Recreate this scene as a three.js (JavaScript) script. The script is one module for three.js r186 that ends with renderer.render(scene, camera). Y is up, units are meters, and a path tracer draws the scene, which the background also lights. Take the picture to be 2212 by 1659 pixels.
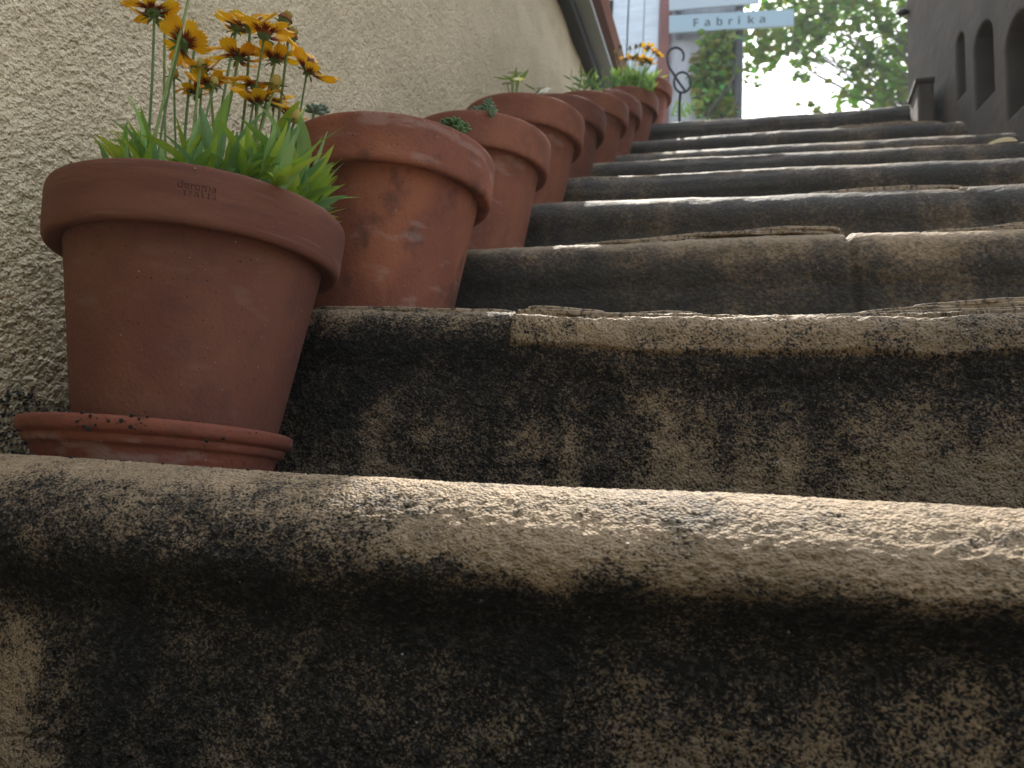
import * as THREE from 'three';
import { mergeGeometries } from 'three/addons/utils/BufferGeometryUtils.js';

// ---------------------------------------------------------------- camera, sky, sun, exposure
const DW = 2212, DH = 1659, FL = 1720;                    // the photograph's frame and focal length in the same unit
const rad = Math.PI / 180;
const YAW = 17.5 * rad, PITCH = 9 * rad, ROLL = 3.5 * rad;
const camF = new THREE.Vector3(-Math.sin(YAW) * Math.cos(PITCH), Math.sin(PITCH), -Math.cos(YAW) * Math.cos(PITCH));
const r0 = new THREE.Vector3().crossVectors(camF, new THREE.Vector3(0, 1, 0)).normalize();
const u0 = new THREE.Vector3().crossVectors(r0, camF);
const camR = r0.clone().multiplyScalar(Math.cos(ROLL)).addScaledVector(u0, Math.sin(ROLL));
const camU = r0.clone().multiplyScalar(-Math.sin(ROLL)).addScaledVector(u0, Math.cos(ROLL));
const camera = new THREE.PerspectiveCamera(2 * Math.atan(DH / 2 / FL) / rad, 4 / 3, 0.01, 400);
camera.quaternion.setFromRotationMatrix(new THREE.Matrix4().makeBasis(camR, camU, camF.clone().negate()));
camera.focus = 0.6; camera.userData.fStop = 12;

const scene = new THREE.Scene();
const SUN_AZ = -9 * rad, SUN_EL = 43 * rad;
const sunDir = new THREE.Vector3(Math.sin(SUN_AZ) * Math.cos(SUN_EL), Math.sin(SUN_EL), -Math.cos(SUN_AZ) * Math.cos(SUN_EL));
{ // hazy summer sky: pale near the horizon, bluer above, brighter round the sun
  const w = 512, h = 256, d = new Float32Array(w * h * 4), v = new THREE.Vector3();
  for (let j = 0; j < h; j++) for (let i = 0; i < w; i++) {
    const el = ((j + 0.5) / h - 0.5) * Math.PI, az = ((i + 0.5) / w - 0.5) * 2 * Math.PI;
    v.set(Math.cos(el) * Math.cos(az), Math.sin(el), Math.cos(el) * Math.sin(az));
    const up = Math.max(v.y, 0), t = Math.pow(1 - up, 2.2), g = Math.max(v.dot(sunDir), 0);
    const glow = 0.75 * Math.pow(g, 2.5) + 1.6 * Math.pow(g, 40);
    const k = (j * w + i) * 4;
    d[k] = (0.40 + 0.20 * t) + glow; d[k + 1] = (0.46 + 0.17 * t) + glow * 0.97; d[k + 2] = (0.56 + 0.10 * t) + glow * 0.92; d[k + 3] = 1;
  }
  const sky = new THREE.DataTexture(d, w, h, THREE.RGBAFormat, THREE.FloatType);
  sky.mapping = THREE.EquirectangularReflectionMapping; sky.magFilter = THREE.LinearFilter; sky.needsUpdate = true;
  scene.background = sky; scene.environment = sky;
}
const sun = new THREE.DirectionalLight(new THREE.Color(1, 0.93, 0.82), 3.2);
sun.position.copy(sunDir).multiplyScalar(20); sun.castShadow = true; sun.shadow.mapSize.set(4096, 4096);
Object.assign(sun.shadow.camera, { left: -6, right: 6, top: 6, bottom: -6, near: 1, far: 50 });
scene.add(sun, sun.target);
const renderer = new THREE.WebGLRenderer({ antialias: true });
renderer.setSize(1024, 768); renderer.toneMapping = THREE.LinearToneMapping; renderer.toneMappingExposure = 3.0;
renderer.shadowMap.enabled = true;

// ---------------------------------------------------------------- helpers
let seed = 7;
const rnd = () => { seed = (seed + 0x6d2b79f5) | 0; let t = Math.imul(seed ^ (seed >>> 15), 1 | seed); t = (t + Math.imul(t ^ (t >>> 7), 61 | t)) ^ t; return ((t ^ (t >>> 14)) >>> 0) / 4294967296; };
const rr = (a, b) => a + (b - a) * rnd();
const V = (x, y, z) => new THREE.Vector3(x, y, z);
const clamp = (x, a = 0, b = 1) => Math.min(b, Math.max(a, x));
const lerp = (a, b, t) => a + (b - a) * t;
const sm = (a, b, x) => { const t = clamp((x - a) / (b - a)); return t * t * (3 - 2 * t); };
// a point of the place: where the sight line of a spot in the photograph meets the upright plane z
function at(px, py, z) {
  const d = camF.clone().addScaledVector(camR, (px - DW / 2) / FL).addScaledVector(camU, -(py - DH / 2) / FL);
  return d.multiplyScalar(z / d.z);
}
const hash = (x, y, s) => { let h = Math.imul(x | 0, 374761393) ^ Math.imul(y | 0, 668265263) ^ Math.imul(s | 0, 1442695041); h = Math.imul(h ^ (h >>> 13), 1274126177); return ((h ^ (h >>> 16)) >>> 0) / 4294967296; };
function vn(x, y, s = 0) { const i = Math.floor(x), j = Math.floor(y), f = x - i, g = y - j, u = f * f * (3 - 2 * f), v = g * g * (3 - 2 * g); return lerp(lerp(hash(i, j, s), hash(i + 1, j, s), u), lerp(hash(i, j + 1, s), hash(i + 1, j + 1, s), u), v); }
function fbm(x, y, s = 0, o = 4) { let a = 0.5, t = 0, n = 0; for (let k = 0; k < o; k++) { t += a * vn(x, y, s + k * 17); n += a; a *= 0.5; x = x * 2.03 + 5.1; y = y * 2.03 - 3.7; } return t / n; }
function worley(x, y, s = 0) { const i = Math.floor(x), j = Math.floor(y); let m = 9; for (let a = -1; a <= 1; a++) for (let b = -1; b <= 1; b++) { const dx = i + a + hash(i + a, j + b, s) - x, dy = j + b + hash(i + a, j + b, s + 91) - y, q = dx * dx + dy * dy; if (q < m) m = q; } return Math.sqrt(m); }
const pw = (p, x) => { if (x <= p[0][0]) return p[0][1]; for (let i = 1; i < p.length; i++) if (x <= p[i][0]) { const t = (x - p[i - 1][0]) / (p[i][0] - p[i - 1][0]); return lerp(p[i - 1][1], p[i][1], t * t * (3 - 2 * t)); } return p[p.length - 1][1]; };
const toS = (c) => 255 * (c <= 0.0031308 ? 12.92 * c : 1.055 * Math.pow(c, 1 / 2.4) - 0.055);
function tex(w, h, fn, { srgb = true, wrap = THREE.RepeatWrapping } = {}) {   // fn(u, v) -> linear [r, g, b] or a height
  const d = new Uint8Array(w * h * 4);
  for (let j = 0; j < h; j++) for (let i = 0; i < w; i++) {
    const c = fn((i + 0.5) / w, (j + 0.5) / h), k = (j * w + i) * 4;
    if (srgb) { d[k] = toS(clamp(c[0])); d[k + 1] = toS(clamp(c[1])); d[k + 2] = toS(clamp(c[2])); } else d[k] = d[k + 1] = d[k + 2] = 255 * clamp(c);
    d[k + 3] = 255;
  }
  const t = new THREE.DataTexture(d, w, h, THREE.RGBAFormat); t.magFilter = THREE.LinearFilter; t.wrapS = t.wrapT = wrap;
  if (srgb) t.colorSpace = THREE.SRGBColorSpace; t.needsUpdate = true; return t;
}
const mix3 = (a, b, t) => [lerp(a[0], b[0], t), lerp(a[1], b[1], t), lerp(a[2], b[2], t)];
const lin = (r, g, b) => new THREE.Color().setRGB(r, g, b);
const std = (c, rough = 0.9, more = {}) => new THREE.MeshStandardMaterial({ color: lin(...c), roughness: rough, ...more });
const taken = {};
const numbered = (n) => { const k = taken[n] = (taken[n] ?? -1) + 1; return k ? `${n}_${String(k).padStart(3, '0')}` : n; };
const shade = (o) => { o.castShadow = o.receiveShadow = true; return o; };
function part(name, g, m, parent) { const o = shade(new THREE.Mesh(g, m)); o.name = name; parent.add(o); return o; }
function thing(name, label, category, group) { const o = new THREE.Group(); o.name = numbered(name); o.userData = { label, category }; if (group) o.userData.group = group; scene.add(o); return o; }
function setting(name, g, m, label) { const o = g ? shade(new THREE.Mesh(g, m)) : new THREE.Group(); o.name = name; o.userData = { kind: 'structure', label }; scene.add(o); return o; }
const box = (x0, x1, y0, y1, z0, z1) => { const g = new THREE.BoxGeometry(x1 - x0, y1 - y0, z1 - z0); g.translate((x0 + x1) / 2, (y0 + y1) / 2, (z0 + z1) / 2); return g; };
function chamferBox(x0, x1, y0, y1, z0, z1, b = 0.004) {
  const s = new THREE.Shape(); s.moveTo(x0 + b, y0 + b); s.lineTo(x1 - b, y0 + b); s.lineTo(x1 - b, y1 - b); s.lineTo(x0 + b, y1 - b); s.closePath();
  const g = new THREE.ExtrudeGeometry(s, { depth: z1 - z0 - 2 * b, bevelEnabled: true, bevelSize: b, bevelThickness: b, bevelSegments: 2 }); g.translate(0, 0, z0 + b); return g;
}
function tube(pts, r, seg = 24, sides = 7, taper = 0) {
  const g = new THREE.TubeGeometry(new THREE.CatmullRomCurve3(pts), seg, r, sides, false);
  if (taper) { const p = g.attributes.position, c = new THREE.CatmullRomCurve3(pts); for (let i = 0; i <= seg; i++) { const o = c.getPointAt(i / seg), k = 1 - taper * i / seg; for (let j = 0; j <= sides; j++) { const n = i * (sides + 1) + j; p.setXYZ(n, o.x + (p.getX(n) - o.x) * k, o.y + (p.getY(n) - o.y) * k, o.z + (p.getZ(n) - o.z) * k); } } }
  return g;
}
function gridGeo(nu, nv, fn, uvfn) {   // fn(i, j) -> [x, y, z]
  const p = new Float32Array((nu + 1) * (nv + 1) * 3), t = new Float32Array((nu + 1) * (nv + 1) * 2), ix = new Uint32Array(nu * nv * 6);
  for (let j = 0; j <= nv; j++) for (let i = 0; i <= nu; i++) { const k = j * (nu + 1) + i; p.set(fn(i, j), k * 3); t.set(uvfn(i, j), k * 2); }
  let n = 0; for (let j = 0; j < nv; j++) for (let i = 0; i < nu; i++) { const a = j * (nu + 1) + i, b = a + 1, c = a + nu + 1, e = c + 1; ix[n++] = a; ix[n++] = c; ix[n++] = b; ix[n++] = b; ix[n++] = c; ix[n++] = e; }
  const g = new THREE.BufferGeometry(); g.setAttribute('position', new THREE.BufferAttribute(p, 3)); g.setAttribute('uv', new THREE.BufferAttribute(t, 2)); g.setIndex(new THREE.BufferAttribute(ix, 1)); g.computeVertexNormals(); return g;
}

// ---------------------------------------------------------------- the staircase
const TAN = [0.33, 0.24, 0.15], TAN2 = [0.265, 0.195, 0.125], CRUST = [0.011, 0.0105, 0.010], GREYC = [0.072, 0.066, 0.058], BROWN = [0.10, 0.075, 0.053];
const XL = -0.72, XR = 0.78;
// nosing lines: x along the step -> height; z of the nosing; steepness of the sight line there
const STEP = [
  null,
  { d: 0.466, phi: 2, y: [[-0.7, 0.020], [-0.55, 0.019], [-0.27, 0.0155], [-0.14, 0.015], [0.003, 0.017], [0.13, 0.016], [0.78, 0.014]] },
  { d: 0.71, phi: 15, y: [[-0.7, 0.197], [-0.43, 0.194], [-0.28, 0.189], [-0.1, 0.181], [0.003, 0.178], [0.1, 0.178], [0.2, 0.18], [0.78, 0.175]] },
  { d: 0.97, phi: 20, y: [[-0.7, 0.345], [-0.39, 0.345], [-0.2, 0.345], [0.0, 0.347], [0.18, 0.343], [0.28, 0.343], [0.78, 0.338]] },
  { d: 1.24, phi: 23, y: [[-0.7, 0.522], [-0.33, 0.518], [-0.14, 0.513], [0.0, 0.509], [0.17, 0.506], [0.36, 0.504], [0.78, 0.5]] },
  { d: 1.52, phi: 25, y: [[-0.7, 0.692], [-0.37, 0.687], [-0.18, 0.681], [0.0, 0.68], [0.21, 0.674], [0.44, 0.668], [0.78, 0.66]] },
  { d: 1.80, phi: 26, y: [[-0.7, 0.85], [-0.33, 0.847], [-0.21, 0.845], [0.0, 0.84], [0.25, 0.833], [0.52, 0.825], [0.78, 0.82]] },
  { d: 2.09, phi: 27, y: [[-0.7, 1.006], [-0.33, 1.003], [-0.25, 1.002], [0.0, 0.998], [0.29, 0.991], [0.6, 0.985], [0.78, 0.98]] },
  { d: 2.38, phi: 28, y: [[-0.7, 1.186], [-0.28, 1.184], [0.0, 1.181], [0.33, 1.173], [0.54, 1.167], [0.78, 1.165]] },
  { d: 2.68, phi: 28.5, y: [[-0.7, 1.397], [-0.31, 1.395], [0.0, 1.388], [0.23, 1.383], [0.49, 1.385], [0.78, 1.385]] },
];
const stepY = (k, x) => pw(STEP[k].y, x);
// the profile of a tread: [length, heading reached] pieces; heading 0 runs forward, 90 straight down
function profile(k, rise) {
  const flat = k === 9 ? 0.55 : 0.31;
  const seg = k === 1 ? [[flat, 1.2], [0.055, 38], [0.040, 88], [0.016, 126], [0.020, 132], [0.028, 90]]
    : k === 2 ? [[flat, 3], [0.020, 44], [0.012, 80], [0.022, 92], [0.014, 110], [0.016, 90]]
    : k === 3 ? [[flat, 6], [0.03, 46], [0.016, 82], [0.02, 92], [0.014, 106], [0.016, 90]]
    : [[flat, 10], [0.068, 48], [0.024, 86], [0.012, 106], [0.018, 90]];
  const out = []; let z = 0, y = 0, h = 0, s = 0; const ds = k <= 2 ? 0.0008 : 0.002;
  const push = () => out.push({ z, y, h: h * rad, s }); push();
  let n38 = null, nEnd = null; for (const [len, to] of seg) { const n = Math.max(1, Math.round(len / ds)), from = h; for (let i = 1; i <= n; i++) { h = lerp(from, to, i / n); if (len === flat) h = lerp(from, to, Math.pow(i / n, 3)); z += Math.cos(h * rad) * len / n; y -= Math.sin(h * rad) * len / n; s += len / n; push(); } if (!n38 && to >= 38) n38 = out[out.length - 1]; nEnd = out[out.length - 1]; }
  h = 90; while (y > -rise - 0.02) { y -= ds; s += ds; push(); }
  const a = out.find((p) => p.h >= STEP[k].phi * rad) ?? out[0];
  const az = a.z, ay = a.y; for (const p of out) { p.z -= az; p.y -= ay; }
  return { out, flat, top: a.s, S: s, n38, nEnd };
}
// relief of the stone: slow waves, weathering, cracks and the mortar repair along the second nosing
const joint2 = -0.222;                                        // where the repair on step two begins
function relief(k, x, s, P) {
  const q = s - P.flat, o = k * 40;
  let h = (k === 1 ? 0.003 : 0.005) * sm(-0.01, 0.07, q) * (fbm(x * 7 + o, s * 9, 3 + k, 3) - 0.5) + (k === 1 ? 0.0007 + 0.001 * sm(0.05, 0.09, q) : 0.001 + 0.0022 * sm(0, 0.04, q)) * (fbm(x * 38 + o, s * 46, 5 + k, 3) - 0.5);
  if (k <= 3) h += 0.0022 * (fbm(x * 240 + o, s * 260, 9 + k, 2) - 0.5);
  if (k === 1) { const wp = worley(x * 95, s * 110, 63); h -= 0.0013 * (1 - sm(0.10, 0.26, wp)) * sm(0.35, 0.6, vn(x * 20, s * 26, 65)); const p = sm(0.55, 0.68, fbm(x * 16, s * 22, 61, 3)); h -= 0.0009 * p; const c = Math.abs(fbm(x * 6, s * 14, 71, 4) - 0.5); h -= 0.0026 * (1 - sm(0, 0.012, c)) * sm(0.1, 0.16, q); }
  if (k === 2) {
    const edge = 0.050 + 0.012 * (fbm(x * 14, 1, 21, 4) - 0.5) + 0.03 * Math.max(0, joint2 + 0.06 - x), on = sm(joint2 - 0.002, joint2 + 0.002, x + 0.003 * (fbm(s * 60, 2, 23, 2) - 0.5)) * (1 - sm(edge - 0.002, edge + 0.002, q));
    h += 0.0036 * on * sm(-0.004, 0.006, q);
    const c1 = 0.013 + 0.006 * (fbm(x * 22, 7, 25, 4) - 0.5), c2 = 0.019 + 0.007 * (fbm(x * 17, 9, 27, 4) - 0.5);
    const gap = (c, w) => 1 - sm(w * 0.4, w, Math.abs(q - c));
    h -= on * 0.006 * Math.max(gap(c1, 0.0034) * sm(0.38, 0.5, vn(x * 9, 3, 29)), gap(c2, 0.003) * sm(0.42, 0.56, vn(x * 7, 5, 31)));
  }
  if (k === 3 || k === 4) {
    const c1 = 0.010 + 0.006 * (fbm(x * 15, 7, 35 + k, 3) - 0.5), w = 0.003;
    h -= 0.006 * (1 - sm(w * 0.5, w * 1.4, Math.abs(q - c1))) * sm(0.45, 0.55, vn(x * 6 + k, 3, 39));
    const j = k === 3 ? 0.095 : 0.27; const bx = x - j - 0.5 * Math.max(0, q - 0.03) * (k === 4 ? 1 : 0.2) - 0.006 * (fbm(s * 40, 3, 44, 2) - 0.5);
    h += 0.0012 * sm(-0.003, 0.003, bx) * (k === 3 ? 1 - sm(0.17, 0.176, x) : 1); h -= 0.005 * (1 - sm(0.002, 0.005, Math.abs(bx)));
  }
  if (k >= 5) { const e = 0.03 + 0.02 * (fbm(x * 5, k, 47, 3) - 0.5); h -= 0.004 * sm(0.56, 0.6, vn(x * 6, k * 3.1, 49)) * (1 - sm(e * 0.6, e * 0.6 + 0.008, Math.abs(q - 0.07))); }
  return h;
}
// how much of the stone the black crust covers
function crustCover(k, x, q) {
  const low = fbm(x * 7 + k * 9, q * 6, 101 + k, 3) - 0.5, mid = fbm(x * 30 + k * 7, q * 30, 111 + k, 3) - 0.5, streak = fbm(x * 26 + k * 5, q * 2.2, 121 + k, 3) - 0.5;
  if (k === 1) {
    let c = pw([[-0.02, 0.10], [0.04, 0.14], [0.06, 0.22], [0.085, 0.34], [0.105, 0.54], [0.125, 0.88], [0.16, 0.74], [0.205, 0.50], [0.26, 0.44], [0.33, 0.44]], q);
    const left = 1 - sm(-0.32, -0.13, x);
    c += left * 0.16 * sm(0.03, 0.055, q) * (1 - sm(0.10, 0.13, q));
    c -= (1 - left) * 0.24 * sm(0.05, 0.065, q) * (1 - sm(0.085, 0.108, q));
    const r = sm(0.14, 0.18, q); c -= r * 0.34 * (1 - sm(-0.535, -0.505, x)); c -= r * 0.24 * Math.exp(-Math.pow((x + 0.455) / 0.022, 2)); c += r * 0.16 * Math.exp(-Math.pow((x + 0.37) / 0.05, 2)); c -= r * 0.2 * Math.exp(-Math.pow((x + 0.02) / 0.05, 2) - Math.pow((q - 0.25) / 0.04, 2));
    return c + 0.85 * low * sm(0.03, 0.07, q) + 0.75 * mid + r * 0.7 * streak + 0.35 * (fbm(x * 110, q * 120, 177, 2) - 0.5);
  }
  if (k === 2) {
    let c = pw([[-0.02, 0.15], [0.02, 0.16], [0.045, 0.3], [0.056, 0.82], [0.10, 0.78], [0.15, 0.58], [0.2, 0.46], [0.26, 0.44]], q);
    const right = sm(-0.08, 0.12, x), r = sm(0.065, 0.11, q);
    c -= 0.2 * right * r; c -= r * 0.17 * Math.exp(-Math.pow((x + 0.075) / 0.026, 2)); c -= r * 0.14 * Math.exp(-Math.pow((x + 0.165) / 0.016, 2)); c -= r * 0.18 * Math.exp(-Math.pow((x + 0.36) / 0.02, 2)); c -= r * 0.2 * Math.exp(-Math.pow((x - 0.0) / 0.05, 2) - Math.pow((q - 0.18) / 0.05, 2));
    if (x < joint2) c += 0.35 * sm(0.0, 0.045, q) * (1 - sm(0.05, 0.07, q));
    return c + 0.6 * low + 0.55 * mid + r * 0.6 * streak + 0.35 * (fbm(x * 110, q * 120, 179, 2) - 0.5);
  }
  const edge = k === 3 ? 0.05 : 0.042;
  let c = pw([[-0.02, 0.12], [edge * 0.4, 0.2], [edge, 0.5], [edge + 0.02, 0.74], [0.12, 0.72], [0.18, 0.62], [0.26, 0.62]], q);
  c -= 0.12 * sm(0.05, 0.3, x) * sm(0.05, 0.12, q);
  const wk = sm(0.0, 0.04, q); return c + 0.75 * low * wk + 0.35 * mid + 0.4 * streak * wk;
}
function stoneTextures(k, P) {
  const w = k <= 2 ? 2048 : 1024, h = k === 1 ? 768 : k === 2 ? 512 : 256, TW = k === 1 ? 1.0 : k === 2 ? 1.1 : XR - XL, f2 = k === 1 ? 2.1 : k === 2 ? 1.8 : 1, s0 = P.flat - 0.04, L = P.S - s0;
  const grain = (x, q) => 0.45 * vn(x * 520 * f2, q * 560 * f2, 131 + k) + 0.27 * vn(x * 260 * f2, q * 300 * f2, 137 + k) + 0.28 * vn(x * 1100, q * 1100, 139);
  const map = tex(w, h, (u, v) => {
    const x = XL + u * TW, q = v * L - 0.04;
    const c = crustCover(k, x, q), g = clamp((grain(x, q) - 0.5) * 1.8 + 0.5), cov = k <= 2 ? sm(-0.32, 0.27, c - g) : sm(-0.42, 0.4, c - 0.5 - 0.6 * (g - 0.5)), half = sm(0.1, 0.75, c + 0.5 * (fbm(x * 240, q * 260, 149, 2) - 0.5));
    const warm = fbm(x * 11 + k, q * 13, 141 + k, 3), fine = vn(x * 900, q * 900, 147);
    let base = mix3(TAN, TAN2, sm(0.35, 0.65, warm)); base = mix3(base, GREYC, 0.35 * sm(0.5, 0.75, fbm(x * 5, q * 7, 151 + k, 2)) * (k >= 2 ? 1 : 0.4));
    const dk = mix3(mix3(CRUST, GREYC, k >= 3 ? 0.5 : 0), GREYC, 0.5 * sm(0.55, 0.9, vn(x * 420, q * 420, 157)));
    base = mix3(base, BROWN, 0.75 * half); const t = mix3(base, dk, cov), m = 0.82 + 0.36 * fine;
    const speck = hash(Math.floor(x * 900), Math.floor(q * 900), 163) > 0.99965 ? 0.3 : 0;
    return [t[0] * m + speck, t[1] * m + speck, t[2] * m + speck];
  }, { wrap: THREE.MirroredRepeatWrapping });
  const bump = tex(w, h, (u, v) => { const x = XL + u * TW, q = v * L - 0.04; return 0.45 * grain(x, q) + 0.35 * fbm(x * 130, q * 140, 167, 3) + 0.2 * vn(x * 700, q * 700, 173); }, { srgb: false, wrap: THREE.MirroredRepeatWrapping });
  return { map, bump, s0, L, TW };
}
const stairs = setting('stone_staircase', null, null, 'worn sandstone staircase with rounded nosings and black weathered risers');
for (let k = 9; k >= 1; k--) {
  const below = k === 1 ? -0.187 : 0, rise = k === 1 ? 0.20 : STEP[k].y[2][1] - STEP[k - 1].y[2][1] + 0.02;
  const P = profile(k, rise), T = stoneTextures(k, P);
  const rows = []; let last = -9;
  const res = k === 1 ? 0.0016 : k === 2 ? 0.0012 : k === 3 ? 0.0035 : 0.006;
  for (const p of P.out) { const need = p.s < P.flat - 0.05 ? 0.03 : res; if (p.s - last >= need) { rows.push(p); last = p.s; } }
  const nx = Math.round((XR - XL) / (k === 1 ? 0.0018 : k === 2 ? 0.0024 : k === 3 ? 0.004 : 0.008));
  const g = gridGeo(nx, rows.length - 1, (i, j) => {
    const x = XL + (XR - XL) * i / nx, p = rows[j], f = k === 1 ? lerp(1.12, 0.6, sm(-0.75, 0.25, x)) - 1 : 0, py = p.y + (p.s > P.n38.s ? f * (Math.max(p.y, P.nEnd.y) - P.n38.y) : 0), fade = sm(P.flat - 0.1, P.flat - 0.02, p.s), d = relief(k, x, p.s, P) * fade;
    return [x, stepY(k, x) + py + d * Math.cos(p.h), -STEP[k].d + p.z + d * Math.sin(p.h) + (k === 1 ? 0.002 : 0.004) * (fbm(x * 2, k * 7.7, 181, 2) - 0.5)];
  }, (i, j) => [(XR - XL) * i / nx / T.TW, (rows[j].s - T.s0) / T.L]);
  const m = new THREE.MeshPhysicalMaterial({ map: T.map, bumpMap: T.bump, bumpScale: k <= 2 ? 0.0045 : 0.003, roughness: 0.75, specularIntensity: 0.35 });
  const st = part('stone_step', g, m, stairs);
  if (k === 9) st.userData.label = 'topmost step at the landing';
  if (k === 1) st.userData.label = 'lowest step, thick rounded nosing';
  STEP[k].mat = m; STEP[k].T = T; STEP[k].obj = st; STEP[k].P = P;
}
// thin delaminated layers of stone lying on the second, third and fourth treads
function flake(k, x0, x1, y, th, back, front, sd, tint) {
  const n = Math.max(6, Math.round((x1 - x0) / 0.006)), sh = new THREE.Shape(), z = -STEP[k].d;
  for (let i = 0; i <= n; i++) { const t = i / n, x = lerp(x0, x1, t), e = Math.pow(Math.sin(Math.PI * clamp(t * 1.02 - 0.01)), 0.1); const f = (front + 0.006 * (fbm(x * 60, sd, 191, 3) - 0.5)) * e - back * 0.5 * (1 - e); i ? sh.lineTo(x, f) : sh.moveTo(x, f); }
  for (let i = n; i >= 0; i--) { const x = lerp(x0, x1, i / n); sh.lineTo(x, -back); }
  const g = new THREE.ExtrudeGeometry(sh, { depth: th, bevelEnabled: true, bevelSize: 0.0008, bevelThickness: 0.0008, bevelSegments: 1 });
  g.rotateX(-Math.PI / 2); const p = g.attributes.position;                     // shape y -> -z
  for (let i = 0; i < p.count; i++) { const x = p.getX(i); p.setXYZ(i, x, p.getY(i) + y + stepY(k, x) + 0.002 * (vn(x * 25, sd, 193) - 0.5), z - p.getZ(i)); }
  const ix = g.index; if (ix) { const a = ix.array; for (let i = 0; i < a.length; i += 3) [a[i], a[i + 1]] = [a[i + 1], a[i]]; } else { for (let i = 0; i < p.count; i += 3) for (const at2 of Object.values(g.attributes)) for (let c = 0; c < at2.itemSize; c++) { const b = at2.array, q = b[i * at2.itemSize + c]; b[i * at2.itemSize + c] = b[(i + 1) * at2.itemSize + c]; b[(i + 1) * at2.itemSize + c] = q; } }
  { const uv = g.attributes.uv; for (let i = 0; i < uv.count; i++) uv.setXY(i, p.getX(i), p.getY(i) * 1.3 + p.getZ(i)); }
  g.computeVertexNormals();
  part('stone_flake', g, tint, STEP[k].obj);
}
{
  const grain = tex(256, 256, (u, v) => { const n = 0.55 + 0.9 * fbm(u * 24, v * 24, 197, 3), d = sm(0.52, 0.7, fbm(u * 40, v * 40, 199, 3)); return mix3([0.3 * n, 0.22 * n, 0.14 * n], CRUST, 0.75 * d); });
  grain.repeat.set(9, 9);
  const fm = new THREE.MeshStandardMaterial({ map: grain, bumpMap: grain, bumpScale: 0.0015, roughness: 0.7 });
  flake(2, -0.46, -0.224, 0.0, 0.003, 0.09, 0.002, 1, fm); flake(2, -0.221, -0.078, -0.0004, 0.0034, 0.09, 0.006, 2, fm); flake(2, -0.219, -0.135, 0.0042, 0.003, 0.1, 0.001, 3, fm); flake(2, -0.131, -0.05, 0.0040, 0.0026, 0.1, -0.003, 4, fm);
  flake(2, -0.015, 0.5, 0.0, 0.0026, 0.1, 0.002, 5, fm); flake(2, 0.03, 0.5, 0.0036, 0.0026, 0.1, -0.001, 6, fm); flake(2, 0.075, 0.5, 0.0072, 0.0028, 0.1, -0.004, 7, fm); flake(2, 0.12, 0.5, 0.0108, 0.003, 0.1, -0.003, 8, fm);
  flake(3, -0.24, -0.05, 0.0, 0.003, 0.1, 0.003, 11, fm); flake(3, -0.17, 0.09, 0.004, 0.003, 0.1, 0.0, 12, fm); flake(3, -0.03, 0.095, 0.008, 0.003, 0.1, -0.002, 13, fm); flake(3, 0.17, 0.6, 0.0, 0.004, 0.1, 0.002, 14, fm); flake(3, 0.24, 0.6, 0.005, 0.004, 0.1, -0.003, 15, fm);
  flake(4, 0.06, 0.27, -0.001, 0.004, 0.1, 0.002, 16, fm); flake(4, 0.1, 0.29, 0.0034, 0.003, 0.1, 0.0, 17, fm); flake(8, 0.2, 0.5, 0.0, 0.01, 0.12, 0.0, 18, fm);
}
{ // the flight goes on below the camera; ground at its foot, terrace at its head
  const m = STEP[4].mat, low = [];
  const lowM = new THREE.MeshStandardMaterial({ map: STEP[3].mat.map, roughness: 0.8 });
  for (let n = 0; n < 5; n++) { const y = -0.187 - 0.17 * n, zb = -0.52 + 0.29 * n; const o = part('stone_step', chamferBox(XL, XR, y - 0.17, y, zb - 0.04, zb + 0.33 - 0.002 * n, 0.012), lowM, stairs); o.userData.label = n ? undefined : 'tread at the foot of the nearest riser'; if (n) delete o.userData.label; const uv = o.geometry.attributes.uv, p = o.geometry.attributes.position; for (let i = 0; i < uv.count; i++) uv.setXY(i, (p.getX(i) - XL) / (XR - XL), 0.2 + 0.5 * Math.abs((p.getZ(i) - zb) * 2 % 1)); }
  const gm = new THREE.MeshStandardMaterial({ map: tex(512, 512, (u, v) => { const n = fbm(u * 60, v * 60, 211, 4), f = 0.7 + 0.6 * n; return [0.24 * f, 0.205 * f, 0.155 * f]; }), roughness: 0.95 }); gm.map.repeat.set(40, 40);
  const ground = new THREE.PlaneGeometry(90, 90); ground.rotateX(-Math.PI / 2); ground.translate(0, -1.04, 0);
  setting('ground', ground, gm, 'pale gravel ground at the foot of the stairs');
  const tm = new THREE.MeshStandardMaterial({ map: gm.map.clone(), roughness: 0.95 }); tm.map.repeat.set(10, 10);
  setting('upper_terrace', box(-14, 14, -1.3, 1.376, -24, -3.22), tm, 'terrace at the head of the stairs');
}

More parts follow.
